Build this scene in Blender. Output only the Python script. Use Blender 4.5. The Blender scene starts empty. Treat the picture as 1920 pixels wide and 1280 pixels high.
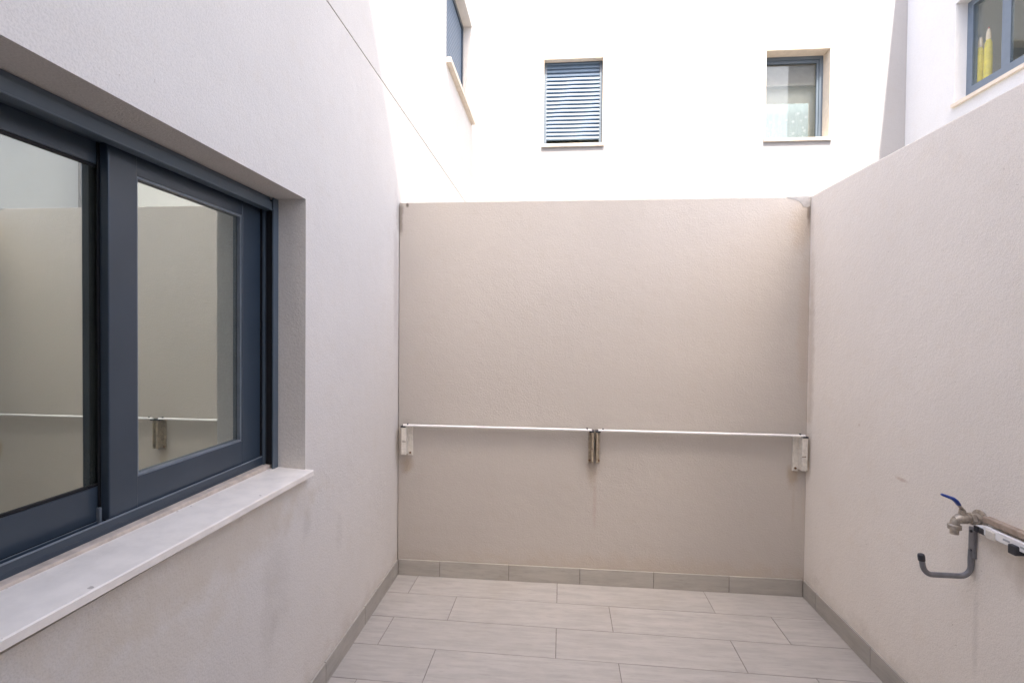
import bpy, bmesh, math, random
from mathutils import Vector, Matrix

random.seed(7)
scene = bpy.context.scene
C = scene.collection
R = math.radians

# ------------------------------------------------------------------ camera
CAM_LOC = Vector((1.0039, -3.0528, 1.5546))
YAW, PITCH, ROLL = R(5.1125), R(-0.9219), R(0.537)
fw = Vector((-math.sin(YAW) * math.cos(PITCH), math.cos(YAW) * math.cos(PITCH), math.sin(PITCH)))
rt = Vector((math.cos(YAW), math.sin(YAW), 0))
up = rt.cross(fw)
r2 = rt * math.cos(ROLL) + up * math.sin(ROLL)
u2 = -rt * math.sin(ROLL) + up * math.cos(ROLL)
cam = bpy.data.objects.new('camera', bpy.data.cameras.new('camera'))
cam.data.sensor_width = 36.0
cam.data.lens = 17.197
cam.data.clip_start = 0.02
cam.data.clip_end = 500
M = Matrix((r2, u2, -fw)).transposed().to_4x4()
M.translation = CAM_LOC
cam.matrix_world = M
C.objects.link(cam)
scene.camera = cam

# ------------------------------------------------------------------ light
SUN = Vector((0.078, -0.614, 1.0)).normalized()
ELEV = math.asin(SUN.z)
AZ = math.atan2(SUN.x, SUN.y)
world = bpy.data.worlds.new('World')
scene.world = world
world.use_nodes = True
wn = world.node_tree
sky = wn.nodes.new('ShaderNodeTexSky')
sky.sky_type = 'NISHITA'
sky.sun_disc = False
sky.sun_elevation = ELEV
sky.sun_rotation = AZ
sky.air_density = 0.7
sky.dust_density = 4.0
sky.ozone_density = 0.0
bg = wn.nodes['Background']
bg.inputs['Strength'].default_value = 0.15
wn.links.new(sky.outputs['Color'], bg.inputs['Color'])

sun = bpy.data.objects.new('sun', bpy.data.lights.new('sun', 'SUN'))
sun.data.energy = 2.2
sun.data.angle = R(0.35)
sun.data.color = (1.0, 0.94, 0.85)
sun.rotation_euler = SUN.to_track_quat('Z', 'Y').to_euler()
sun.location = (2, -8, 14)
C.objects.link(sun)

scene.view_settings.view_transform = 'Standard'
scene.view_settings.look = 'None'
scene.view_settings.gamma = 1.0
scene.view_settings.exposure = 2.45
scene.render.engine = 'CYCLES'
scene.cycles.max_bounces = 12
scene.cycles.diffuse_bounces = 8
scene.cycles.glossy_bounces = 6
scene.cycles.transparent_max_bounces = 12
scene.cycles.caustics_reflective = False

# ------------------------------------------------------------------ dimensions
W = 2.5            # courtyard width
H = 2.38           # courtyard wall height
YF = 3.0           # facade of the far house
XR = 4.984         # facade of the right house
YB = -3.4          # facade behind the camera
ROOF = 5.95
ROOF_R = 7.05
ROOF_T = 3.55        # unseen low roof of the left house, dropped to admit sky light
YT = -0.6            # where the upper storey of the left house begins
ROOF_B = 2.475 + 3.4 / 0.614


# ------------------------------------------------------------------ material helpers
def new_mat(name):
    m = bpy.data.materials.new(name)
    m.use_nodes = True
    nt = m.node_tree
    return m, nt, nt.nodes['Principled BSDF']


def N(nt, t, **kw):
    n = nt.nodes.new(t)
    for k, v in kw.items():
        if k in n.inputs:
            n.inputs[k].default_value = v
        else:
            setattr(n, k, v)
    return n


def mixc(nt, fac, a, b, blend='MIX'):
    n = nt.nodes.new('ShaderNodeMix')
    n.data_type = 'RGBA'
    n.blend_type = blend
    for sock, val in ((n.inputs[0], fac), (n.inputs[6], a), (n.inputs[7], b)):
        if hasattr(val, 'links'):
            nt.links.new(val, sock)
        elif isinstance(val, (int, float)):
            sock.default_value = val
        else:
            sock.default_value = (*val, 1)
    return n.outputs[2]


def math_n(nt, op, a, b=None, clamp=False):
    n = nt.nodes.new('ShaderNodeMath')
    n.operation = op
    n.use_clamp = clamp
    for i, v in enumerate((a, b)):
        if v is None:
            continue
        if hasattr(v, 'links'):
            nt.links.new(v, n.inputs[i])
        else:
            n.inputs[i].default_value = v
    return n.outputs[0]


def noise(nt, vec, scale, detail=3.0, rough=0.55):
    n = N(nt, 'ShaderNodeTexNoise', Scale=scale, Detail=detail, Roughness=rough)
    nt.links.new(vec, n.inputs['Vector'])
    return n.outputs['Fac']


def ramp(nt, v, a, b):
    n = nt.nodes.new('ShaderNodeMapRange')
    n.interpolation_type = 'SMOOTHSTEP'
    nt.links.new(v, n.inputs['Value'])
    n.inputs['From Min'].default_value = a
    n.inputs['From Max'].default_value = b
    return n.outputs['Result']


def spot(nt, pos, centre, radius, edge=0.35, warp=None):
    """mask of a mark with a shape of its own on a wall: 1 inside, 0 outside"""
    s = nt.nodes.new('ShaderNodeVectorMath'); s.operation = 'SUBTRACT'
    nt.links.new(pos, s.inputs[0]); s.inputs[1].default_value = centre
    d = nt.nodes.new('ShaderNodeVectorMath'); d.operation = 'DIVIDE'
    nt.links.new(s.outputs[0], d.inputs[0]); d.inputs[1].default_value = radius
    l = nt.nodes.new('ShaderNodeVectorMath'); l.operation = 'LENGTH'
    nt.links.new(d.outputs[0], l.inputs[0])
    v = l.outputs['Value']
    if warp is not None:
        v = math_n(nt, 'ADD', v, math_n(nt, 'MULTIPLY', math_n(nt, 'SUBTRACT', warp, 0.5), 1.6))
    return ramp(nt, v, 1.0, edge)


def stucco(name, col, var=0.07, bump=0.35, marks=(), fine=1.0):
    m, nt, b = new_mat(name)
    pos = nt.nodes.new('ShaderNodeNewGeometry').outputs['Position']
    big = noise(nt, pos, 1.3, 4, 0.6)
    mid = noise(nt, pos, 9.0, 4, 0.6)
    grain = noise(nt, pos, 210.0 * fine, 3, 0.6)
    lump = noise(nt, pos, 95.0 * fine, 2, 0.5)
    c = mixc(nt, ramp(nt, big, 0.35, 0.68), tuple(x * (1 - var) for x in col), tuple(min(1, x * (1 + var * 0.6)) for x in col))
    c = mixc(nt, math_n(nt, 'MULTIPLY', ramp(nt, mid, 0.5, 0.75), 0.25), c, (col[0] * 0.93, col[1] * 0.89, col[2] * 0.83))
    c = mixc(nt, math_n(nt, 'MULTIPLY', ramp(nt, grain, 0.58, 0.36), 0.20), c, tuple(x * 0.55 for x in col))
    warp = noise(nt, pos, 11.0, 5, 0.65)
    if marks:
        sep = nt.nodes.new('ShaderNodeSeparateXYZ')
        nt.links.new(pos, sep.inputs[0])
        splash = math_n(nt, 'ADD', sep.outputs[2], math_n(nt, 'MULTIPLY', math_n(nt, 'SUBTRACT', warp, 0.5), 0.35))
        c = mixc(nt, math_n(nt, 'MULTIPLY', ramp(nt, splash, 0.20, 0.06), 0.22), c, (0.42, 0.34, 0.26))
        speck = noise(nt, pos, 60.0, 2, 0.5)
        c = mixc(nt, math_n(nt, 'MULTIPLY', ramp(nt, speck, 0.735, 0.76), 0.35), c, (0.35, 0.27, 0.20))
    for (centre, radius, colour, amount) in marks:
        k = spot(nt, pos, centre, radius, 0.2, warp)
        c = mixc(nt, math_n(nt, 'MULTIPLY', k, amount), c, colour)
    nt.links.new(c, b.inputs['Base Color'])
    b.inputs['Roughness'].default_value = 0.95
    b.inputs['Specular IOR Level'].default_value = 0.15
    h = math_n(nt, 'ADD', math_n(nt, 'ADD', math_n(nt, 'MULTIPLY', grain, 0.7), math_n(nt, 'MULTIPLY', lump, 0.8)), math_n(nt, 'MULTIPLY', noise(nt, pos, 16.0, 3), 1.2))
    bp = N(nt, 'ShaderNodeBump', Strength=bump, Distance=0.006)
    nt.links.new(h, bp.inputs['Height'])
    nt.links.new(bp.outputs['Normal'], b.inputs['Normal'])
    return m


def plain(name, col, rough=0.5, metal=0.0, spec=0.5, var=0.12, scale=18.0, bump=0.0):
    m, nt, b = new_mat(name)
    pos = nt.nodes.new('ShaderNodeNewGeometry').outputs['Position']
    n = noise(nt, pos, scale, 4, 0.6)
    c = mixc(nt, ramp(nt, n, 0.3, 0.7), tuple(x * (1 - var) for x in col), tuple(min(1, x * (1 + var)) for x in col))
    nt.links.new(c, b.inputs['Base Color'])
    rr = math_n(nt, 'ADD', math_n(nt, 'MULTIPLY', n, 0.18), rough - 0.09)
    nt.links.new(rr, b.inputs['Roughness'])
    b.inputs['Metallic'].default_value = metal
    b.inputs['Specular IOR Level'].default_value = spec
    if bump:
        bp = N(nt, 'ShaderNodeBump', Strength=bump, Distance=0.003)
        nt.links.new(noise(nt, pos, 160.0, 3), bp.inputs['Height'])
        nt.links.new(bp.outputs['Normal'], b.inputs['Normal'])
    return m


def marble(name, col):
    m = plain(name, col, 0.5, spec=0.3, var=0.05, scale=14)
    nt = m.node_tree
    b = nt.nodes['Principled BSDF']
    c = b.inputs['Base Color'].links[0].from_socket
    pos = nt.nodes.new('ShaderNodeNewGeometry').outputs['Position']
    c = mixc(nt, math_n(nt, 'MULTIPLY', ramp(nt, noise(nt, pos, 34.0, 2, 0.4), 0.735, 0.76), 0.6), c, (0.25, 0.2, 0.16))
    c = mixc(nt, math_n(nt, 'MULTIPLY', ramp(nt, noise(nt, pos, 5.0, 6, 0.7), 0.5, 0.72), 0.22), c, (0.5, 0.45, 0.38))
    nt.links.new(c, b.inputs['Base Color'])
    return m


def glass(name, refl, tint, gcol=(0.93, 0.97, 0.93), dust=0.03):
    """coated window glass: part mirror, part tinted see-through"""
    m = bpy.data.materials.new(name)
    m.use_nodes = True
    nt = m.node_tree
    nt.nodes.remove(nt.nodes['Principled BSDF'])
    out = nt.nodes['Material Output']
    g = N(nt, 'ShaderNodeBsdfGlossy', Roughness=0.0)
    g.inputs['Color'].default_value = (*gcol, 1)
    t = N(nt, 'ShaderNodeBsdfTransparent')
    t.inputs['Color'].default_value = (*tint, 1)
    lw = N(nt, 'ShaderNodeLayerWeight', Blend=0.35)
    lw.inputs['Blend'].default_value = 0.5
    f = math_n(nt, 'ADD', math_n(nt, 'MULTIPLY', math_n(nt, 'POWER', lw.outputs['Facing'], 4.0), 1 - refl), refl, True)
    pos = nt.nodes.new('ShaderNodeNewGeometry').outputs['Position']
    sm = noise(nt, pos, 6.0, 5, 0.7)
    nt.links.new(math_n(nt, 'MULTIPLY', ramp(nt, sm, 0.45, 0.8), 0.03), g.inputs['Roughness'])
    mx = nt.nodes.new('ShaderNodeMixShader')
    nt.links.new(f, mx.inputs[0])
    nt.links.new(t.outputs[0], mx.inputs[1])
    nt.links.new(g.outputs[0], mx.inputs[2])
    du = N(nt, 'ShaderNodeBsdfDiffuse')
    du.inputs['Color'].default_value = (0.47, 0.52, 0.46, 1)
    m2 = nt.nodes.new('ShaderNodeMixShader')
    nt.links.new(math_n(nt, 'ADD', math_n(nt, 'MULTIPLY', sm, dust), dust * 0.5), m2.inputs[0])
    nt.links.new(mx.outputs[0], m2.inputs[1])
    nt.links.new(du.outputs[0], m2.inputs[2])
    nt.links.new(m2.outputs[0], out.inputs['Surface'])
    return m


def tile_mat(name, col, along=0):
    m, nt, b = new_mat(name)
    pos = nt.nodes.new('ShaderNodeNewGeometry').outputs['Position']
    oi = nt.nodes.new('ShaderNodeObjectInfo').outputs['Random']
    cx = nt.nodes.new('ShaderNodeCombineXYZ')
    nt.links.new(math_n(nt, 'MULTIPLY', oi, 37.0), cx.inputs[0])
    nt.links.new(math_n(nt, 'MULTIPLY', oi, 91.0), cx.inputs[1])
    ad = nt.nodes.new('ShaderNodeVectorMath'); ad.operation = 'ADD'
    nt.links.new(pos, ad.inputs[0]); nt.links.new(cx.outputs[0], ad.inputs[1])
    sc = nt.nodes.new('ShaderNodeVectorMath'); sc.operation = 'MULTIPLY'
    nt.links.new(ad.outputs[0], sc.inputs[0])
    s = [11.0, 11.0, 11.0]; s[along] = 1.7
    sc.inputs[1].default_value = s
    v = sc.outputs[0]
    g1 = noise(nt, v, 2.2, 6, 0.62)
    g2 = noise(nt, v, 7.0, 4, 0.6)
    cloud = noise(nt, ad.outputs[0], 7.0, 4, 0.6)
    dirt = noise(nt, pos, 2.1, 5, 0.65)
    c = mixc(nt, ramp(nt, g1, 0.32, 0.68), tuple(x * 0.88 for x in col), tuple(x * 1.07 for x in col))
    c = mixc(nt, math_n(nt, 'MULTIPLY', ramp(nt, g2, 0.50, 0.75), 0.55), c, tuple(x * 0.72 for x in col))
    c = mixc(nt, math_n(nt, 'MULTIPLY', ramp(nt, cloud, 0.45, 0.7), 0.35), c, (col[0] * 1.15, col[1] * 1.12, col[2] * 1.1))
    c = mixc(nt, math_n(nt, 'MULTIPLY', oi, 0.22), c, tuple(x * 0.86 for x in col))
    c = mixc(nt, math_n(nt, 'MULTIPLY', ramp(nt, dirt, 0.52, 0.75), 0.35), c, (col[0] * 0.78, col[1] * 0.73, col[2] * 0.66))
    nt.links.new(c, b.inputs['Base Color'])
    b.inputs['Roughness'].default_value = 0.62
    b.inputs['Specular IOR Level'].default_value = 0.35
    bp = N(nt, 'ShaderNodeBump', Strength=0.15, Distance=0.003)
    nt.links.new(g2, bp.inputs['Height'])
    nt.links.new(bp.outputs['Normal'], b.inputs['Normal'])
    return m


GRIME = (0.20, 0.17, 0.14)
TAN = (0.40, 0.31, 0.22)
M_HOUSE = stucco('off white render', (0.715, 0.676, 0.628), 0.03, 0.33, marks=(
    ((0, -1.36, 0.66), (1, 0.12, 0.26), GRIME, 0.10),
    ((0, -1.42, 0.50), (1, 0.07, 0.18), GRIME, 0.09),
    ((0, -1.15, 0.76), (1, 0.05, 0.09), GRIME, 0.12),
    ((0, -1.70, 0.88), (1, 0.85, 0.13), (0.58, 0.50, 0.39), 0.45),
    ((0, -0.85, 0.62), (1, 0.05, 0.12), GRIME, 0.08),
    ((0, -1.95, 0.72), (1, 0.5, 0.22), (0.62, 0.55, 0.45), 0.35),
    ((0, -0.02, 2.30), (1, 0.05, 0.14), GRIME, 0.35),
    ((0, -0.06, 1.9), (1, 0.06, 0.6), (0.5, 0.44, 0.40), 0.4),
))
M_BACK = stucco('beige render', (0.525, 0.483, 0.437), 0.03, 0.30, marks=(  # same render as the right wall, darkened to imitate deeper shade
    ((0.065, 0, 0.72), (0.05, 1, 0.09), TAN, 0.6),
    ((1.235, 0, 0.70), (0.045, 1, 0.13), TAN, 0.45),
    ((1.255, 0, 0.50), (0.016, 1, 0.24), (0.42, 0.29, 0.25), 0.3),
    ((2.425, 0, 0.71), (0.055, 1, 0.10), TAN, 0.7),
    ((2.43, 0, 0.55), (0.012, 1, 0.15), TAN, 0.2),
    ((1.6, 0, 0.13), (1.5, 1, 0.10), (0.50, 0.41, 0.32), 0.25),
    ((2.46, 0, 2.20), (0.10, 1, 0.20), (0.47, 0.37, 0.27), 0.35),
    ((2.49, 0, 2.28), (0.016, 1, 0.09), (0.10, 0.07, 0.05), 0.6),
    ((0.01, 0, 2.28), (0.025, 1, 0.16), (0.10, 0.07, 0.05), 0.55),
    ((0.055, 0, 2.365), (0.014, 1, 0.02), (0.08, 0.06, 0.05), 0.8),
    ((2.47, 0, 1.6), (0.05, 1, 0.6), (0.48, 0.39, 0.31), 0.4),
))
M_RIGHT = stucco('beige render toned for light', (0.87, 0.812, 0.738), 0.03, 0.36, marks=(  # same render as the back wall, lightened to imitate stronger light
    ((W, -1.19, 0.52), (1, 0.02, 0.26), GRIME, 0.14),
    ((W, -1.45, 0.80), (1, 0.22, 0.10), TAN, 0.35),
    ((W, -0.80, 0.94), (1, 0.05, 0.010), (0.45, 0.3, 0.22), 0.4),
    ((W, -0.50, 1.12), (1, 0.012, 0.012), (0.42, 0.3, 0.2), 0.4),
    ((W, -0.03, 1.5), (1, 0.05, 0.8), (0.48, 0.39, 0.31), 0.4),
))
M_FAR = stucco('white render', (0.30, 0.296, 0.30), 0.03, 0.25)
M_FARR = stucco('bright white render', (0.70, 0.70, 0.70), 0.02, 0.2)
M_WING = stucco('cream render', (0.82, 0.785, 0.73), 0.04, 0.3)
M_PATCH = plain('grey plaster patch', (0.40, 0.385, 0.37), 0.9, spec=0.1, var=0.1, scale=40, bump=0.15)
M_TILE = tile_mat('grey wood look tile', (0.435, 0.408, 0.38), 0)
M_SKX = tile_mat('grey skirting tile', (0.42, 0.395, 0.355), 0)
M_SKY = tile_mat('grey skirting tile sideways', (0.42, 0.395, 0.355), 1)
M_GROUT = plain('grout', (0.20, 0.18, 0.165), 0.95, spec=0.1, var=0.2, scale=60)
M_GROUND = plain('grey paving', (0.22, 0.21, 0.20), 0.9, spec=0.1, var=0.12, scale=3)
M_FRAME = plain('anthracite aluminium', (0.036, 0.053, 0.074), 0.34, spec=0.6, var=0.06, scale=5)
M_FRAME2 = plain('grey blue aluminium', (0.09, 0.118, 0.148), 0.4, spec=0.5, var=0.06, scale=5)
M_SLOT = plain('black rubber', (0.012, 0.012, 0.014), 0.6, spec=0.3)
M_BEAD = plain('grey glazing bead', (0.20, 0.23, 0.26), 0.4, spec=0.5)
M_SILL = marble('white marble', (0.84, 0.785, 0.715))
M_SILLB = plain('beige mortar', (0.55, 0.47, 0.40), 0.85, spec=0.2, var=0.16, scale=26, bump=0.3)
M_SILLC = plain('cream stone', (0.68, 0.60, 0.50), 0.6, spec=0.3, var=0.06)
M_FRAME3 = plain('lit grey blue aluminium', (0.15, 0.19, 0.24), 0.4, spec=0.5, var=0.05)  # lighter copy of the grey blue frame colour, toned as if lit
M_SHUT = plain('pale blue shutter', (0.11, 0.165, 0.235), 0.42, spec=0.5, var=0.05)
M_GLASS = glass('coated window glass', 0.56, (0.42, 0.48, 0.40), (0.88, 0.94, 0.90), dust=0.05)
M_GLASSF = glass('clear window glass', 0.04, (0.95, 0.97, 0.97))
M_ROOM = plain('room paint', (0.45, 0.43, 0.40), 0.9, spec=0.1, var=0.03)
M_TAUPE = plain('taupe lining', (0.17, 0.15, 0.135), 0.8, spec=0.2, var=0.1)
M_ROOF = plain('grey roof', (0.35, 0.33, 0.31), 0.9, spec=0.1)
M_PLAST = plain('yellowed white plastic', (0.68, 0.64, 0.57), 0.5, spec=0.4, var=0.10, scale=60)
M_PLASTB = plain('browned plastic', (0.36, 0.30, 0.225), 0.6, spec=0.3, var=0.25, scale=50)
M_WHITE = plain('white enamel', (0.85, 0.84, 0.83), 0.6, spec=0.5, var=0.03)
M_GREYB = plain('grey steel rod', (0.38, 0.40, 0.42), 0.4, spec=0.5)
M_RUST = plain('rusty screw', (0.16, 0.09, 0.05), 0.7, spec=0.3, var=0.3, scale=200)
M_DARK = plain('dark plastic', (0.03, 0.032, 0.04), 0.5)
M_BLUE = plain('blue lever coating', (0.012, 0.045, 0.26), 0.4)
M_BRASS = plain('tarnished brass', (0.46, 0.41, 0.35), 0.42, metal=0.65, var=0.25, scale=90)
M_STEEL = plain('grey painted steel', (0.21, 0.21, 0.225), 0.42, metal=0.3, var=0.1, scale=40)
M_STRIP = plain('tan shadow and dirt strip', (0.36, 0.28, 0.22), 0.7, var=0.2, scale=40)
M_YEL = plain('yellow plastic', (0.80, 0.62, 0.03), 0.4)
M_CAP = plain('pale orange cap', (0.90, 0.70, 0.50), 0.5)
M_RED = plain('red nozzle', (0.5, 0.12, 0.09), 0.5)


# ------------------------------------------------------------------ mesh helpers
def link(name, bm, mat, parent=None, smooth=False):
    me = bpy.data.meshes.new(name)
    bmesh.ops.recalc_face_normals(bm, faces=bm.faces)
    bm.to_mesh(me)
    bm.free()
    for m in (mat if isinstance(mat, (list, tuple)) else [mat]):
        me.materials.append(m)
    if smooth:
        for p in me.polygons:
            p.use_smooth = True
    o = bpy.data.objects.new(name, me)
    C.objects.link(o)
    if parent is not None:
        o.parent = parent
    return o


def bx(bm, x0, x1, y0, y1, z0, z1, bevel=0.0):
    vs = [bm.verts.new((x, y, z)) for x in (x0, x1) for y in (y0, y1) for z in (z0, z1)]
    fs = [(0, 1, 3, 2), (4, 6, 7, 5), (0, 4, 5, 1), (2, 3, 7, 6), (0, 2, 6, 4), (1, 5, 7, 3)]
    faces = [bm.faces.new([vs[i] for i in f]) for f in fs]
    if bevel:
        es = list({e for f in faces for e in f.edges})
        bmesh.ops.bevel(bm, geom=es, offset=bevel, segments=2, profile=0.5, affect='EDGES')


def box(name, mat, parent, x0, x1, y0, y1, z0, z1, bevel=0.0):
    bm = bmesh.new()
    bx(bm, x0, x1, y0, y1, z0, z1, bevel)
    return link(name, bm, mat, parent)


def tube(bm, pts, radii, seg=14, cap=True):
    pts = [Vector(p) for p in pts]
    if isinstance(radii, (int, float)):
        radii = [radii] * len(pts)
    rings = []
    prev = None
    for i, p in enumerate(pts):
        a = pts[max(i - 1, 0)]
        b = pts[min(i + 1, len(pts) - 1)]
        t = (b - a).normalized()
        if prev is None:
            ref = Vector((0, 0, 1)) if abs(t.z) < 0.9 else Vector((0, 1, 0))
            n = t.cross(ref).normalized()
        else:
            n = (prev - t * prev.dot(t)).normalized()
        prev = n
        bn = t.cross(n)
        r = radii[i]
        ra, rb = r if isinstance(r, tuple) else (r, r)
        rings.append([bm.verts.new(p + n * math.cos(2 * math.pi * k / seg) * ra + bn * math.sin(2 * math.pi * k / seg) * rb) for k in range(seg)])
    for a, b in zip(rings, rings[1:]):
        for k in range(seg):
            bm.faces.new((a[k], a[(k + 1) % seg], b[(k + 1) % seg], b[k]))
    if cap:
        bm.faces.new(rings[0][::-1])
        bm.faces.new(rings[-1])


def tubeo(name, mat, parent, pts, radii, seg=14):
    bm = bmesh.new()
    tube(bm, pts, radii, seg)
    o = link(name, bm, mat, parent, True)
    o.data.set_sharp_from_angle(angle=R(40))
    return o


def thing(name, label, cat, loc=(0, 0, 0), group=None):
    o = bpy.data.objects.new(name, None)
    o.empty_display_size = 0.1
    C.objects.link(o)
    o.location = loc
    o['label'] = label
    o['category'] = cat
    if group:
        o['group'] = group
    return o


def place(parent):
    """keep children, modelled in world coordinates, in place under a moved empty"""
    bpy.context.view_layer.update()
    inv = parent.matrix_world.inverted()
    for ch in parent.children:
        ch.matrix_parent_inverse = inv


def relief_wall(name, mat, parent, us, vs, depth, world_fn, back):
    """one wall face as a grid of cells at their own depth: openings (depth None) and grooves are real recesses"""
    us = sorted(set(us)); vs = sorted(set(vs))
    bm = bmesh.new()
    cache = {}

    def V(u, v, d):
        k = (round(u, 5), round(v, 5), round(d, 5))
        if k not in cache:
            cache[k] = bm.verts.new(world_fn(u, v, d))
        return cache[k]

    nu, nv = len(us) - 1, len(vs) - 1

    def D(i, j):
        if i < 0 or j < 0 or i >= nu or j >= nv:
            return 'out'
        return depth((us[i] + us[i + 1]) / 2, (vs[j] + vs[j + 1]) / 2)

    def val(d):
        return back if d in (None, 'out') else d
    for i in range(nu):
        for j in range(nv):
            d = D(i, j)
            if d is not None:
                bm.faces.new((V(us[i], vs[j], d), V(us[i + 1], vs[j], d), V(us[i + 1], vs[j + 1], d), V(us[i], vs[j + 1], d)))
    for i in range(nu + 1):
        for j in range(nv):
            a, b = D(i - 1, j), D(i, j)
            if a == 'out' and b == 'out':
                continue
            da, db = val(a), val(b)
            if abs(da - db) > 1e-6:
                bm.faces.new((V(us[i], vs[j], da), V(us[i], vs[j + 1], da), V(us[i], vs[j + 1], db), V(us[i], vs[j], db)))
    for i in range(nu):
        for j in range(nv + 1):
            a, b = D(i, j - 1), D(i, j)
            da, db = val(a), val(b)
            if abs(da - db) > 1e-6:
                bm.faces.new((V(us[i], vs[j], da), V(us[i + 1], vs[j], da), V(us[i + 1], vs[j], db), V(us[i], vs[j], db)))
    return link(name, bm, mat, parent)


def inside(u, v, r):
    return r[0] < u < r[1] and r[2] < v < r[3]


# ------------------------------------------------------------------ ground and floor
g = box('ground', M_GROUND, None, -60, 60, -60, 60, -0.30, -0.05)
g['kind'] = 'structure'

floor = box('floor', M_GROUT, None, 0.0, W, YB, 0.0, -0.05, -0.003)
floor['kind'] = 'structure'


def clip(poly, axis, lim, keep_less):
    out = []
    for i in range(len(poly)):
        a, b = poly[i], poly[(i + 1) % len(poly)]
        ia = (a[axis] <= lim) if keep_less else (a[axis] >= lim)
        ib = (b[axis] <= lim) if keep_less else (b[axis] >= lim)
        if ia:
            out.append(a)
        if ia != ib:
            t = (lim - a[axis]) / (b[axis] - a[axis])
            out.append((a[0] + t * (b[0] - a[0]), a[1] + t * (b[1] - a[1])))
    return out


ROT = R(-0.75)
TL, TD, GAP = 0.886, 0.2435, 0.0032
ca, sa = math.cos(ROT), math.sin(ROT)
for k in range(-1, 15):
    y1 = 0.012 - k * TD
    y0 = y1 - TD
    off = 0.143 if k % 2 == 0 else 0.44
    for n in range(-2, 4):
        x0 = off + n * TL
        x1 = x0 + TL
        q = [(x0 + GAP / 2, y0 + GAP / 2), (x1 - GAP / 2, y0 + GAP / 2), (x1 - GAP / 2, y1 - GAP / 2), (x0 + GAP / 2, y1 - GAP / 2)]
        q = [(1.03 + (x - 1.03) * ca - y * sa, (x - 1.03) * sa + y * ca) for x, y in q]
        for ax, lim, less in ((0, 0.004, False), (0, W - 0.004, True), (1, YB + 0.004, False), (1, -0.004, True)):
            if q:
                q = clip(q, ax, lim, less)
        if len(q) < 3 or max(p[0] for p in q) - min(p[0] for p in q) < 0.012 or max(p[1] for p in q) - min(p[1] for p in q) < 0.012:
            continue
        bm = bmesh.new()
        dz = random.uniform(-0.0006, 0.0004)
        top = [bm.verts.new((x, y, dz)) for x, y in q]
        bot = [bm.verts.new((x, y, -0.004)) for x, y in q]
        f = bm.faces.new(top)
        bm.faces.new(bot[::-1])
        L = len(q)
        for i in range(L):
            bm.faces.new((top[i], bot[i], bot[(i + 1) % L], top[(i + 1) % L]))
        bmesh.ops.bevel(bm, geom=list(f.edges), offset=0.0012, segments=1, affect='EDGES')
        link('floor_tile', bm, M_TILE, floor)

# ------------------------------------------------------------------ left house with the sliding window
HL = thing('house', 'off-white rendered house with large grey sliding window above a marble sill', 'house')
OP = (-2.80, -1.165, 0.96, 2.085)       # sliding window opening: y0 y1 z0 z1
UP = (1.29, 2.595, 3.99, 5.09)          # upper window opening
GZ = (2.985, 2.994)
GY = (0.026, 0.033)


def dl(u, v):
    if inside(u, v, OP) or inside(u, v, UP) or (u < YT and v > ROOF_T):
        return None
    if GZ[0] < v < GZ[1]:
        return 0.011
    if GY[0] < u < GY[1] and v > H - 0.01:
        return 0.012
    return 0.0


relief_wall('wall', M_HOUSE, HL, [YB, OP[0], OP[1], YT, GY[0], GY[1], UP[0], UP[1], YF + 0.02],
            [-0.05, OP[2], OP[3], H - 0.01, GZ[0], GZ[1], ROOF_T, UP[2], UP[3], ROOF], dl,
            lambda u, v, d: (-d, u, v), 0.28)
box('roof', M_ROOF, HL, -6.0, 0.0, YT, YF + 0.02, ROOF + 0.002, ROOF + 0.18)
box('unseen_low_roof', M_ROOF, HL, -6.0, -0.281, YB, YT, ROOF_T - 0.25, ROOF_T - 0.1)  # unseen roof step, added so more sky light reaches the courtyard
box('rear_wall', M_HOUSE, HL, -6.0, -5.8, YT, YF + 0.02, -0.05, ROOF)
box('rear_wall', M_HOUSE, HL, -6.0, -5.8, YB, YT - 0.001, -0.05, ROOF_T - 0.251)
box('side_wall', M_HOUSE, HL, -5.8, -0.285, YB, YB + 0.15, -0.05, ROOF_T - 0.251)
box('side_wall', M_HOUSE, HL, -5.8, -0.281, YT + 0.001, YT + 0.2, ROOF_T - 0.3, ROOF)
box('side_wall', M_HOUSE, HL, -5.8, -0.285, YF - 0.13, YF + 0.02, -0.05, ROOF)
box('interior_floor', M_ROOM, HL, -5.8, -0.285, YB + 0.15, YF - 0.13, 2.72, 2.9)
box('interior_wall', M_ROOM, HL, -3.2, -3.1, YB + 0.15, YF - 0.13, -0.05, 2.72)
box('interior_wall', M_ROOM, HL, -3.1, -0.285, -0.75, -0.65, -0.05, 2.72)
box('interior_wall', M_ROOM, HL, -1.4, -1.3, UP[0] - 0.4, UP[1] + 0.2, 2.9, ROOF)

# sill of the sliding window, mortar strip behind it
bm = bmesh.new()
prof = [(0.034, 0.975), (0.034, 0.993), (0.031, 0.996), (-0.135, 1.006), (-0.135, 0.975)]
ya, yb = OP[0] - 0.02, -1.160
A = [bm.verts.new((x, ya, z + 0.0145)) for x, z in prof]    # the slab is bedded a little out of level
B = [bm.verts.new((x, yb, z)) for x, z in prof]
for i in range(5):
    bm.faces.new((A[i], A[(i + 1) % 5], B[(i + 1) % 5], B[i]))
bm.faces.new(A[::-1]); bm.faces.new(B)
link('window_sill', bm, M_SILL, HL)
bm = bmesh.new()
bx(bm, -0.19, -0.132, OP[0], OP[1] - 0.001, 0.965, 1.022, 0.004)
link('mortar_strip', bm, M_SILLB, HL)

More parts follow.
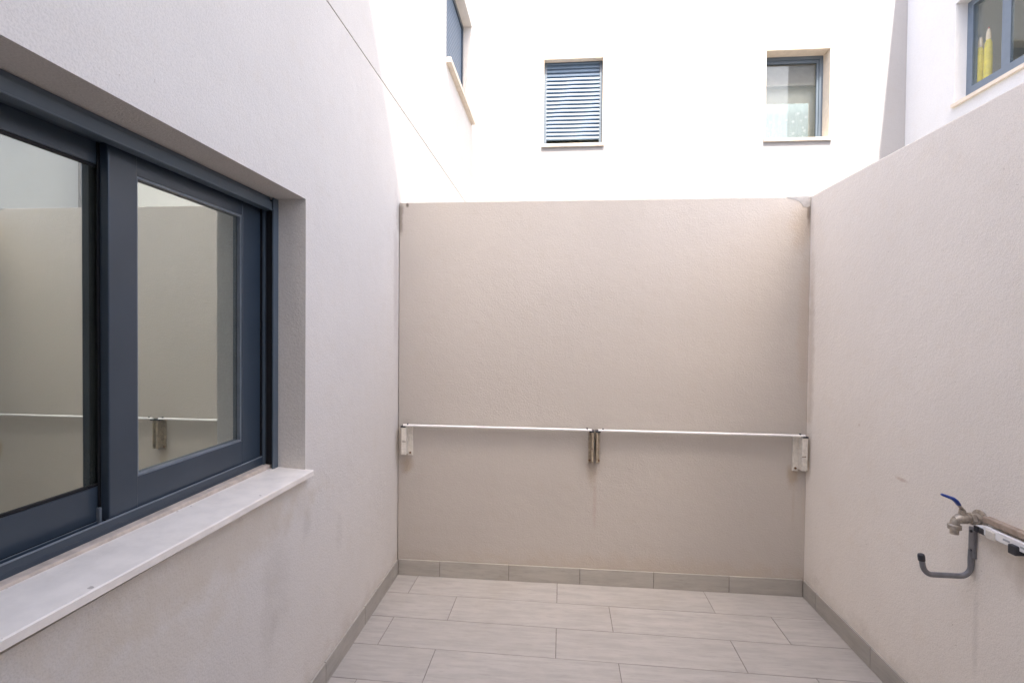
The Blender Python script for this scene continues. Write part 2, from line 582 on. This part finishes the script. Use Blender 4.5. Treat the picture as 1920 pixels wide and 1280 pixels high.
# outer frame
win = None
bm = bmesh.new()
FX0, FX1 = -0.262, -0.160
bx(bm, FX0, FX1, OP[0], OP[1], 2.045, 2.084)                  # head
bx(bm, FX0, FX1, OP[1] - 0.030, OP[1], 1.021, 2.046)          # jamb
bx(bm, FX0, FX1, OP[0], OP[0] + 0.030, 1.021, 2.046)
bx(bm, FX0, FX1, OP[0] + 0.030, OP[1] - 0.030, 1.021, 1.034)  # threshold
bx(bm, -0.166, -0.1605, OP[0] + 0.030, OP[1] - 0.030, 1.034, 1.052)   # track lips
bx(bm, -0.199, -0.197, OP[0] + 0.030, OP[1] - 0.030, 1.034, 1.048)
bx(bm, -0.186, -0.183, OP[0] + 0.030, OP[1] - 0.030, 1.034, 1.041)
win = link('window', bm, M_FRAME, HL)
bm = bmesh.new()
bx(bm, -0.1665, -0.1600, OP[0] + 0.030, OP[1] - 0.030, 1.0525, 1.0555, 0.001)
bx(bm, -0.1988, -0.1968, OP[0] + 0.030, OP[1] - 0.030, 1.0480, 1.0495)
link('track_highlight', bm, M_BEAD, win)  # lighter strip added as a painted highlight along the track lips

# the two sashes
SASH = (('front', -0.196, -0.170, -1.863, -1.199, 1.050, 2.050, 0.090, 0.112),
        ('rear', -0.230, -0.199, OP[0] + 0.032, -1.762, 1.050, 2.050, 0.090, 0.090))
for nm, xa, xb, y0, y1, z0, z1, sl, sr in SASH:
    bm = bmesh.new()
    zt, zb = (1.988, 1.140)
    po = 0.019 if nm == 'front' else 0.010
    bx(bm, xa, xb, y0, y0 + sl, z0, z1, 0.003)
    bx(bm, xa, xb, y1 - sr, y1, z0, z1, 0.003)
    bx(bm, xa + 0.001, xb - 0.0015, y0 + sl - 0.003, y1 - sr + 0.003, zt, z1 - 0.001)
    bx(bm, xa + 0.001, xb - 0.0015, y0 + sl - 0.003, y1 - sr + 0.003, z0 + 0.001, zb)
    s = link('sash', bm, M_FRAME, win)
    bm = bmesh.new()
    b0, b1 = y0 + sl - 0.002, y1 - sr + 0.002
    w = 0.007
    bx(bm, xb - po + 0.001, xb - 0.004, b0, b0 + w, zb, zt)
    bx(bm, xb - po + 0.001, xb - 0.004, b1 - w, b1, zb, zt)
    bx(bm, xb - po + 0.001, xb - 0.005, b0 + w, b1 - w, zt - w, zt)
    bx(bm, xb - po + 0.001, xb - 0.005, b0 + w, b1 - w, zb, zb + w)
    link('glazing_bead', bm, M_BEAD if nm == 'front' else M_SLOT, win)
    box('pane', M_GLASS, win, xb - po - 0.005, xb - po, b0 - 0.004, b1 + 0.004, zb - 0.004, zt + 0.004)
    bm = bmesh.new()       # brush seal between sash and track
    bx(bm, xa + 0.006, xb - 0.004, y0 + 0.004, y1 - 0.004, 1.034, z0)
    link('brush_seal', bm, M_SLOT, win)
# stile interlock between the sashes and the small end cap at its foot
box('interlock', M_SLOT, win, -0.1985, -0.1965, -1.868, -1.842, 1.05, 2.045)
box('end_cap', M_BEAD, win, -0.212, -0.190, -1.8700, -1.8635, 1.040, 1.085, 0.002)
box('jamb_seal', M_SLOT, win, -0.212, -0.166, -1.1985, -1.1955, 1.05, 2.045)

# roller shutter guides and its bottom bar, rolled up
for (y0, y1) in ((-1.2, -1.1655), (OP[0], OP[0] + 0.034)):
    bm = bmesh.new()
    s = 1 if y0 < -2 else -1
    bx(bm, -0.121, -0.114, y0, y1, 1.004, 2.083, 0.0015)
    bx(bm, -0.160, -0.153, y0, y1, 1.022, 2.083)
    ww = (y1 - 0.006, y1 - 0.0005) if s < 0 else (y0, y0 + 0.006)
    bx(bm, -0.153, -0.121, ww[0], ww[1], 1.022, 2.083)
    link('shutter_guide', bm, M_FRAME2, HL)
    bm = bmesh.new()
    bx(bm, -0.148, -0.126, y0 + (0.006 if s < 0 else 0.012), y1 - (0.010 if s < 0 else 0.006), 1.023, 2.03)
    link('guide_brush', bm, M_SLOT, HL)
bm = bmesh.new()
bx(bm, -0.146, -0.119, OP[0] + 0.004, -1.203, 2.036, 2.068, 0.003)
bx(bm, -0.150, -0.115, OP[0] + 0.004, -1.203, 2.031, 2.0365, 0.002)
bx(bm, -0.143, -0.128, OP[0] + 0.004, -1.203, 2.068, 2.0835)
link('shutter_rail', bm, M_FRAME2, HL)  # tone lighter than the frame imitates light against the shaded head

# upper window of the left house
bm = bmesh.new()
bx(bm, 0.001, 0.048, UP[0] - 0.004, UP[1] + 0.012, 3.972, 4.018, 0.003)
bx(bm, -0.10, 0.001, UP[0] + 0.001, UP[1] - 0.001, 3.985, 4.020)
link('window_sill', bm, M_SILLC, HL)
bm = bmesh.new()
bx(bm, -0.17, -0.10, UP[0], UP[0] + 0.045, 4.02, UP[3])
bx(bm, -0.17, -0.10, UP[1] - 0.045, UP[1], 4.02, UP[3])
bx(bm, -0.17, -0.10, UP[0] + 0.045, UP[1] - 0.045, UP[3] - 0.05, UP[3])
bx(bm, -0.17, -0.10, UP[0] + 0.045, UP[1] - 0.045, 4.02, 4.06)
w2 = link('window', bm, M_FRAME, HL)
zz = 4.06
while zz < 5.03:            # closed shutter, slat by slat
    bm = bmesh.new()
    bx(bm, -0.128, -0.113, UP[0] + 0.045, UP[1] - 0.045, zz, zz + 0.047, 0.004)
    link('slat', bm, M_SHUT, w2)
    zz += 0.049

# skirting tiles on the left wall
for y0, y1 in ((-0.11, -0.012), (-0.555, -0.11), (-1.0, -0.555), (-1.445, -1.0), (-1.89, -1.445), (-2.335, -1.89), (-2.78, -2.335), (-3.225, -2.78)):
    box('skirting_tile', M_SKY, HL, 0.0005, 0.011, y0 + 0.0018, y1 - 0.0018, 0.0006, 0.1, 0.001)
box('skirting_grout', M_GROUT, HL, 0.0004, 0.0075, -3.3, -0.012, 0.0005, 0.097)

# ------------------------------------------------------------------ courtyard back wall
BW = thing('courtyard_wall', 'beige rendered wall with drying racks closing the tiled courtyard', 'wall')
bm = bmesh.new()
bx(bm, 0.0035, W, 0.0, 0.15, -0.05, H, 0.004)
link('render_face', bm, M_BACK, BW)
js = [0.012, 0.282, 0.724, 1.168, 1.617, 2.064, W - 0.012]
for a, b in zip(js, js[1:]):
    box('skirting_tile', M_SKX, BW, a + 0.0018, b - 0.0018, -0.011, -0.0005, 0.0006, 0.1, 0.001)
box('skirting_grout', M_GROUT, BW, 0.012, W - 0.012, -0.0075, -0.0004, 0.0005, 0.097)
bm = bmesh.new()        # plaster patch smeared over the top corner
pp = [(W - 0.002, 2.381), (W - 0.002, 2.325), (W - 0.02, 2.318), (W - 0.045, 2.322), (W - 0.055, 2.340), (W - 0.075, 2.356), (W - 0.10, 2.366), (W - 0.13, 2.372), (W - 0.14, 2.381)]
A = [bm.verts.new((x, -0.0015, z)) for x, z in pp]
B = [bm.verts.new((x, 0.02, z)) for x, z in pp]
bm.faces.new(A); bm.faces.new(B[::-1])
for i in range(len(pp)):
    bm.faces.new((A[i], A[(i + 1) % len(pp)], B[(i + 1) % len(pp)], B[i]))
link('plaster_patch', bm, M_PATCH, BW)

# ------------------------------------------------------------------ right boundary wall
RW = thing('boundary_wall', 'rendered boundary wall, toned paler for its light, carrying the garden tap and hose hook', 'wall', (W, 0, 0))
bm = bmesh.new()
bx(bm, W, W + 0.15, YB + 0.001, 0.151, -0.05, H + 0.002, 0.004)
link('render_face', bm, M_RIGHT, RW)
js = [-0.012, -0.155, -0.640, -1.085, -1.53, -1.975, -2.42, -2.865, -3.31]
for a, b in zip(js, js[1:]):
    box('skirting_tile', M_SKY, RW, W - 0.011, W - 0.0005, b + 0.0018, a - 0.0018, 0.0006, 0.1, 0.001)
box('skirting_grout', M_GROUT, RW, W - 0.0075, W - 0.0004, -3.3, -0.012, 0.0005, 0.097)
place(RW)

# ------------------------------------------------------------------ far house
HF = thing('house', 'bright white house facade with shuttered and curtained windows beyond the courtyard wall', 'house', (2.5, YF, 0))
O1 = (0.815, 1.552, 3.865, 4.922)
O2 = (3.430, 4.166, 3.865, 4.922)
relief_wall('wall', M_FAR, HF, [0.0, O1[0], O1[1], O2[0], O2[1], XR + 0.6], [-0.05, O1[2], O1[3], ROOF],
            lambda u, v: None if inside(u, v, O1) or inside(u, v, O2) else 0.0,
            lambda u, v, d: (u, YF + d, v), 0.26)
box('roof', M_ROOF, HF, 0.0, XR + 0.6, YF, YF + 6, ROOF + 0.002, ROOF + 0.18)
box('rear_wall', M_FAR, HF, 0.0, XR + 0.6, YF + 5.8, YF + 6, -0.05, ROOF)
box('side_wall', M_FAR, HF, 0.0, 0.2, YF + 0.27, YF + 5.8, -0.05, ROOF)
box('side_wall', M_FAR, HF, XR + 0.4, XR + 0.6, YF + 0.27, YF + 5.8, -0.05, ROOF)
box('interior_floor', M_ROOM, HF, 0.2, XR + 0.4, YF + 0.27, YF + 5.8, 2.75, 2.95)
box('interior_wall', M_ROOM, HF, 0.2, XR + 0.4, YF + 2.4, YF + 2.5, 2.95, ROOF)
for (x0, x1, z0, z1) in (O1, O2):
    bm = bmesh.new()
    bx(bm, x0 - 0.012, x1 + 0.008, YF - 0.032, YF - 0.001, 3.838, 3.872, 0.002)
    bx(bm, x0 + 0.001, x1 - 0.001, YF - 0.001, YF + 0.12, 3.850, 3.874)
    link('window_sill', bm, M_SILLC, HF)
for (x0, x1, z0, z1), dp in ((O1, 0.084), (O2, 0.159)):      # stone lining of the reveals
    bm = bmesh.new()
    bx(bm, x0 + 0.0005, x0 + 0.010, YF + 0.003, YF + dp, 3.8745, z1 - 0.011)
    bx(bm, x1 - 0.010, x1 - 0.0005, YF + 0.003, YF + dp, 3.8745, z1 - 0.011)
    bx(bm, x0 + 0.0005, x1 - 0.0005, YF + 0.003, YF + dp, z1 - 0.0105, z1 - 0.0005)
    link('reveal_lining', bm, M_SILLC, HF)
# left of the two: roller shutter nearly closed
x0, x1, z0, z1 = O1
bm = bmesh.new()
bx(bm, x0, x0 + 0.045, YF + 0.085, YF + 0.19, 3.874, z1)
bx(bm, x1 - 0.045, x1, YF + 0.085, YF + 0.19, 3.874, z1)
bx(bm, x0 + 0.045, x1 - 0.045, YF + 0.14, YF + 0.19, z1 - 0.05, z1)
bx(bm, x0 + 0.045, x1 - 0.045, YF + 0.14, YF + 0.19, 3.874, 3.93)
wf = link('window', bm, M_FRAME2, HF)
box('pane', M_GLASSF, wf, x0 + 0.045, x1 - 0.045, YF + 0.155, YF + 0.160, 3.93, z1 - 0.05)
zz = 3.968
while zz < z1 - 0.02:
    bm = bmesh.new()
    ys = YF + 0.105
    pf = [(ys + 0.002, zz), (ys - 0.006, zz + 0.004), (ys - 0.008, zz + 0.014), (ys - 0.004, zz + 0.028), (ys + 0.006, zz + 0.0345), (ys + 0.012, zz + 0.0350), (ys + 0.012, zz + 0.0484), (ys + 0.016, zz + 0.0484), (ys + 0.016, zz)]
    A = [bm.verts.new((x0 + 0.04, y, z)) for y, z in pf]
    B = [bm.verts.new((x1 - 0.04, y, z)) for y, z in pf]
    bm.faces.new(A); bm.faces.new(B[::-1])
    for i in range(len(pf)):
        bm.faces.new((A[i], A[(i + 1) % len(pf)], B[(i + 1) % len(pf)], B[i]))
    link('slat', bm, M_SHUT, wf)
    zz += 0.0485
# right of the two: clear window with curtain behind
x0, x1, z0, z1 = O2
bm = bmesh.new()
bx(bm, x0, x0 + 0.05, YF + 0.16, YF + 0.22, 3.874, z1)
bx(bm, x1 - 0.05, x1, YF + 0.16, YF + 0.22, 3.874, z1)
bx(bm, x0 + 0.05, x1 - 0.05, YF + 0.16, YF + 0.22, z1 - 0.05, z1)
bx(bm, x0 + 0.05, x1 - 0.05, YF + 0.16, YF + 0.22, 3.874, 3.9)
bx(bm, x1 - 0.075, x1 - 0.05, YF + 0.175, YF + 0.20, 3.9, z1 - 0.05)
bx(bm, x0 + 0.05, x1 - 0.075, YF + 0.175, YF + 0.20, z1 - 0.085, z1 - 0.05)
wg = link('window', bm, M_FRAME2, HF)
box('pane', M_GLASSF, wg, x0 + 0.05, x1 - 0.075, YF + 0.186, YF + 0.190, 3.9, z1 - 0.085)
box('shutter_box', M_TAUPE, wg, x0 + 0.02, x1 - 0.03, YF + 0.23, YF + 0.26, 4.60, z1)
place(HF)


def drape(name, mat, label, cat, x0, x1, y, z0, z1, amp, waves):
    bm = bmesh.new()
    nx, nz = 60, 10
    rows = []
    for j in range(nz + 1):
        z = z0 + (z1 - z0) * j / nz
        row = []
        for i in range(nx + 1):
            t = i / nx
            a = amp * (1.0 - 0.45 * j / nz)
            row.append(bm.verts.new((x0 + (x1 - x0) * t, y + a * math.sin(t * waves * 2 * math.pi + 0.4 * math.sin(j * 0.7)), z)))
        rows.append(row)
    for a, b in zip(rows, rows[1:]):
        for i in range(nx):
            bm.faces.new((a[i], a[i + 1], b[i + 1], b[i]))
    o = link(name, bm, mat, None, True)
    sm = o.modifiers.new('thickness', 'SOLIDIFY'); sm.thickness = 0.002
    o['label'] = label; o['category'] = cat
    return o


def lace_mat():
    m, nt, b = new_mat('pale lace')
    pos = nt.nodes.new('ShaderNodeNewGeometry').outputs['Position']
    v = N(nt, 'ShaderNodeTexVoronoi', Scale=13.0)
    nt.links.new(pos, v.inputs['Vector'])
    c = mixc(nt, ramp(nt, v.outputs['Distance'], 0.30, 0.15), (0.17, 0.20, 0.21), (0.26, 0.28, 0.285))
    nt.links.new(c, b.inputs['Base Color'])
    b.inputs['Roughness'].default_value = 0.9
    return m


M_LACE = lace_mat()
M_BLIND = plain('cream blind fabric', (0.30, 0.285, 0.25), 0.9, spec=0.1, var=0.06, scale=8)
drape('curtain', M_LACE, 'pale blue lace curtain in the lower part of the open-shuttered far window', 'curtain', 3.44, 4.05, YF + 0.275, 3.0, 4.40, 0.008, 9)
drape('window_blind', M_BLIND, 'cream fabric blind hanging behind the lace curtain of the far window', 'blind', 3.43, 4.15, YF + 0.31, 3.6, 4.69, 0.005, 4)

# ------------------------------------------------------------------ right house
HR = thing('house', 'white side facade with a grey window holding yellow bottles, above the boundary wall', 'house', (XR, 1.0, 0))
O3 = (0.75, 2.310, 3.90, 4.915)
relief_wall('wall', M_FARR, HR, [0.45, O3[0], O3[1], YF - 0.002], [-0.05, O3[2], O3[3], ROOF_R],
            lambda u, v: None if inside(u, v, O3) else 0.0,
            lambda u, v, d: (XR + d, u, v), 0.26)
box('roof', M_ROOF, HR, XR, XR + 5, 0.45, YF - 0.002, ROOF_R + 0.002, ROOF_R + 0.1)
box('rear_wall', M_FARR, HR, XR + 4.8, XR + 5, 0.45, YF - 0.002, -0.05, ROOF_R)
box('side_wall', M_FARR, HR, XR + 0.27, XR + 4.8, 0.45, 0.6, -0.05, ROOF_R)  # unseen near end, pulled back to let sky light into the courtyard
box('side_wall', M_FARR, HR, XR + 0.27, XR + 4.8, YF - 0.15, YF - 0.003, -0.05, ROOF_R)
box('interior_floor', M_ROOM, HR, XR + 0.27, XR + 4.8, 0.6, YF - 0.002, 2.75, 2.95)
box('interior_wall', M_ROOM, HR, XR + 1.3, XR + 1.4, 0.6, YF - 0.002, 2.95, ROOF_R)
bm = bmesh.new()
bx(bm, XR - 0.03, XR + 0.27, O3[0] + 0.001, O3[1] - 0.001, 3.87, 3.905, 0.002)
link('window_sill', bm, M_SILLC, HR)
bm = bmesh.new()
bx(bm, XR + 0.115, XR + 0.165, O3[1] - 0.065, O3[1], 3.905, O3[3])
bx(bm, XR + 0.115, XR + 0.165, O3[0], O3[0] + 0.065, 3.905, O3[3])
bx(bm, XR + 0.115, XR + 0.165, O3[0] + 0.065, O3[1] - 0.065, 3.905, 4.06)
bx(bm, XR + 0.115, XR + 0.165, O3[0] + 0.065, O3[1] - 0.065, O3[3] - 0.06, O3[3])
bx(bm, XR + 0.122, XR + 0.150, 1.84, 1.93, 4.06, O3[3] - 0.06)
wr = link('window', bm, M_FRAME3, HR)
box('pane', M_GLASSF, wr, XR + 0.128, XR + 0.132, 1.93, O3[1] - 0.065, 4.06, O3[3] - 0.06)
box('pane', M_GLASSF, wr, XR + 0.128, XR + 0.132, O3[0] + 0.065, 1.84, 4.06, O3[3] - 0.06)
box('inner_ledge', M_SILLC, HR, XR + 0.166, XR + 0.5, O3[0], O3[1] + 0.1, 4.05, 4.09)
place(HR)

# two yellow bottles on the ledge behind the glass
for (yy, zt, lab, hasred) in ((2.262, 4.545, 'shorter yellow bottle with pale cap behind the glass of the side facade window', False),
                              (2.17, 4.57, 'taller yellow bottle with reddish nozzle behind the glass of the side facade window', True)):
    xx = XR + 0.203
    t = thing('bottle', lab, 'bottle', (xx, yy, 4.09))
    z0 = 4.0895
    tubeo('body', M_YEL, t, [(xx, yy, z0), (xx, yy, z0 + 0.004), (xx, yy, z0 + 0.20), (xx, yy, zt - 0.14), (xx, yy, zt - 0.10)], [0.028, 0.034, 0.034, 0.030, 0.016])
    tubeo('cap', M_CAP, t, [(xx, yy, zt - 0.102), (xx, yy, zt - 0.09), (xx, yy, zt - 0.03), (xx, yy, zt)], [0.018, 0.022, 0.017, 0.010])
    if hasred:
        tubeo('nozzle', M_RED, t, [(xx, yy, zt - 0.002), (xx, yy, zt + 0.02)], [0.010, 0.006])
    place(t)

# ------------------------------------------------------------------ house behind the courtyard (casts its shade)
HB = thing('house', 'tall cream rendered house wing at the near end of the courtyard', 'house', (1.7, YB, 0))
relief_wall('wall', M_WING, HB, [0.0, 0.55, 1.45, W + 0.9], [-0.05, 2.15, ROOF_B],
            lambda u, v: 0.22 if (0.55 < u < 1.45 and v < 2.15) else 0.0,
            lambda u, v, d: (u, YB - d, v), 0.26)
box('roof', M_ROOF, HB, 0.0, W + 0.9, YB - 5, YB - 0.26, ROOF_B - 0.12, ROOF_B - 0.02)
box('side_wall', M_WING, HB, W + 0.7, W + 0.9, YB - 5, YB - 0.265, -0.05, ROOF_B - 0.12)
box('side_wall', M_WING, HB, 0.0, 0.2, YB - 5, YB - 0.265, -0.05, ROOF_B - 0.12)
box('door', M_FRAME, HB, 0.58, 1.42, YB - 0.219, YB - 0.19, 0.0, 2.12, 0.003)
place(HB)


# ------------------------------------------------------------------ folding drying racks on the back wall
def rack(xa, xb, label, zl, zr, wl=0.032, wr=0.032):
    t = thing('drying_rack', label, 'drying rack', ((xa + xb) / 2, 0, 0.87), 'folding drying racks on the back wall')
    for (x, s, zb, pw) in ((xa, 1, zl, wl), (xb, -1, zr, wr)):
        aw = 0.030 if pw > 0.02 else 0.012
        # wall plate inside, folded arm outside
        bm = bmesh.new()
        p0, p1 = sorted((x + s * aw, x + s * (aw + pw)))
        a0, a1 = sorted((x, x + s * aw))
        bx(bm, p0, p1, -0.009, 0.001, zb, 0.955, 0.002)
        bx(bm, a0, a1, -0.055, 0.001, zb + 0.012, 0.958, 0.003)
        q0, q1 = sorted((x + s * 0.002, x + s * 0.008))
        bx(bm, q0, q1, -0.060, -0.054, zb + 0.02, 0.95, 0.001)
        b = link('bracket', bm, M_PLAST if pw > 0.02 else M_PLASTB, t)
        c0, c1 = sorted((x - s * 0.004, x + s * 0.026))
        box('hinge_cap', M_DARK, b, c0, c1, -0.058, -0.006, 0.958, 0.967, 0.002)
        tubeo('hinge_pin', M_DARK, b, [(x + s * 0.040, -0.047, 0.972), (x + s * 0.040, -0.047, 0.984)], 0.006, 10)
        g0, g1 = sorted((x + s * 0.001, x + s * aw))
        box('slot', M_RUST, b, g0, g1, -0.0562, -0.0548, zb + 0.095, zb + 0.099)
        tubeo('screw', M_RUST, b, [(x + s * (aw + pw * 0.5), -0.013, zb + 0.018), (x + s * (aw + pw * 0.5), -0.008, zb + 0.018)], 0.007, 10)
    x0, x1 = xa + 0.012, xb - 0.012
    tubeo('bar', M_WHITE, t, [(x0, -0.048, 0.971), (x1, -0.048, 0.971)], 0.0072, 12)
    tubeo('bar', M_GREYB, t, [(x0 + 0.02, -0.030, 0.968), (x1 - 0.02, -0.030, 0.968)], 0.005, 10)
    tubeo('bar', M_GREYB, t, [(x0 + 0.02, -0.014, 0.966), (x1 - 0.02, -0.014, 0.966)], 0.003, 10)
    place(t)
    return t


rack(0.040, 1.240, 'folded white drying rack on the back wall beside the house wall', 0.772, 0.760, 0.032, 0.016)
rack(1.256, 2.480, 'folded white drying rack on the back wall beside the boundary wall', 0.760, 0.752, 0.012, 0.032)

# ------------------------------------------------------------------ garden tap on the right wall
TY = -1.20
t = thing('garden_tap', 'tarnished brass garden tap with blue lever on the boundary wall', 'tap', (W, TY, 0.92))
tubeo('flange', M_BRASS, t, [(W + 0.002, TY, 0.918), (W - 0.0048, TY, 0.918), (W - 0.0080, TY, 0.918)], [0.032, 0.032, 0.022], 20)
bo = tubeo('body', M_BRASS, t, [(W - 0.0064, TY, 0.918), (W - 0.0208, TY, 0.918), (W - 0.0224, TY, 0.918), (W - 0.0440, TY, 0.918), (W - 0.0496, TY, 0.918), (W - 0.0720, TY, 0.916), (W - 0.0832, TY, 0.912)],
           [0.019, 0.019, 0.015, 0.015, 0.019, 0.017, 0.012], 18)
tubeo('collar', M_BRASS, bo, [(W - 0.0240, TY, 0.918), (W - 0.0368, TY, 0.918)], 0.021, 6)
tubeo('spout', M_BRASS, t, [(W - 0.0784, TY, 0.916), (W - 0.0832, TY, 0.905), (W - 0.0848, TY, 0.896), (W - 0.0848, TY, 0.894), (W - 0.0848, TY, 0.880), (W - 0.0848, TY, 0.879), (W - 0.0848, TY, 0.862)],
      [0.013, 0.014, 0.014, 0.020, 0.020, 0.013, 0.013], 18)
tubeo('stem', M_BRASS, t, [(W - 0.0592, TY, 0.928), (W - 0.0608, TY, 0.950)], [0.013, 0.009], 14)
bm = bmesh.new()
tube(bm, [(W - 0.0560, TY, 0.946), (W - 0.0672, TY, 0.958), (W - 0.0768, TY + 0.002, 0.973), (W - 0.0832, TY + 0.003, 0.980)], [(0.010, 0.004), (0.011, 0.004), (0.011, 0.004), (0.010, 0.004)], 12)
link('lever_shank', bm, M_BRASS, t, True)
bm = bmesh.new()
tube(bm, [(W - 0.0720, TY + 0.001, 0.966), (W - 0.0800, TY + 0.002, 0.978), (W - 0.0896, TY + 0.003, 0.986), (W - 0.1040, TY + 0.004, 0.991), (W - 0.1216, TY + 0.006, 0.997), (W - 0.1248, TY + 0.006, 0.998)],
     [(0.012, 0.006), (0.013, 0.0065), (0.013, 0.006), (0.012, 0.005), (0.010, 0.0045), (0.006, 0.003)], 12)
link('lever', bm, M_BLUE, t, True)
place(t)

# ------------------------------------------------------------------ hose hook
t = thing('hose_hook', 'grey steel hose hook with dark end cap below the brass tap', 'hook', (W, TY, 0.72))
bm = bmesh.new()
HY = TY + 0.024
bx(bm, W - 0.011, W + 0.001, HY - 0.014, HY + 0.012, 0.770, 0.880, 0.003)
link('wall_plate', bm, M_STEEL, t)
path = [(W - 0.006, HY, 0.80), (W - 0.0075, HY, 0.765)]
for i in range(0, 9):
    a = R(0 - 90 * i / 8)
    path.append((W - 0.045 + 0.036 * math.cos(a), HY, 0.738 + 0.036 * math.sin(a)))
for i in range(0, 9):
    a = R(-90 - 80 * i / 8)
    path.append((W - 0.136 + 0.034 * math.cos(a), HY, 0.742 + 0.04 * math.sin(a)))
path.append((W - 0.1745, HY, 0.762))
tubeo('arm', M_STEEL, t, path, [(0.0125, 0.007)] * 2 + [(0.0095, 0.0085)] * 19, 14)
tubeo('end_cap', M_DARK, t, [(W - 0.173, HY, 0.752), (W - 0.1753, HY, 0.768), (W - 0.1761, HY, 0.774), (W - 0.1765, HY, 0.776)], [0.0112, 0.0112, 0.010, 0.006], 14)
for zz in (0.866, 0.798):
    tubeo('screw', M_DARK, t, [(W - 0.0100, HY - 0.002, zz), (W - 0.0150, HY - 0.002, zz)], 0.0045, 10)
place(t)

# ------------------------------------------------------------------ folded rack along the right wall
t = thing('drying_rack', 'white slotted folding rack with an added tan strip for shadow and dirt on the boundary wall next to the tap', 'drying rack', (W, -1.7, 0.9))
YE = -2.25
box('shadow_dirt_strip', M_STRIP, t, W - 0.026, W + 0.001, YE, -1.238, 0.922, 0.942, 0.003)  # added strip standing in for a brownish band of shadow and dirt
bm = bmesh.new()
bx(bm, W - 0.034, W - 0.020, YE, -1.252, 0.884, 0.914, 0.002)
bx(bm, W - 0.021, W + 0.001, YE, -1.262, 0.890, 0.908, 0.002)
bx(bm, W - 0.030, W + 0.001, -1.256, -1.216, 0.880, 0.904, 0.002)
link('slotted_bar', bm, M_WHITE, t)
for (y, z, s) in ((-1.226, 0.892, 0.009), (-1.2475, 0.892, 0.009)):
    box('slot', M_DARK, t, W - 0.0360, W - 0.0295, y - s, y + s, z - 0.0095, z + 0.0095, 0.001)
box('slider', M_PLAST, t, W - 0.040, W - 0.018, -1.300, -1.268, 0.878, 0.908, 0.003)
k = -1.34
while k > YE + 0.05:
    box('slot', M_GREYB, t, W - 0.0346, W - 0.0338, k - 0.012, k + 0.012, 0.896, 0.902)
    k -= 0.06
box('clip', M_DARK, t, W - 0.046, W - 0.016, -1.385, -1.358, 0.868, 0.898, 0.003)
for y in (-1.6, -2.1):
    box('wall_bracket', M_PLAST, t, W - 0.034, W + 0.001, y - 0.015, y + 0.015, 0.87, 0.945, 0.002)
place(t)
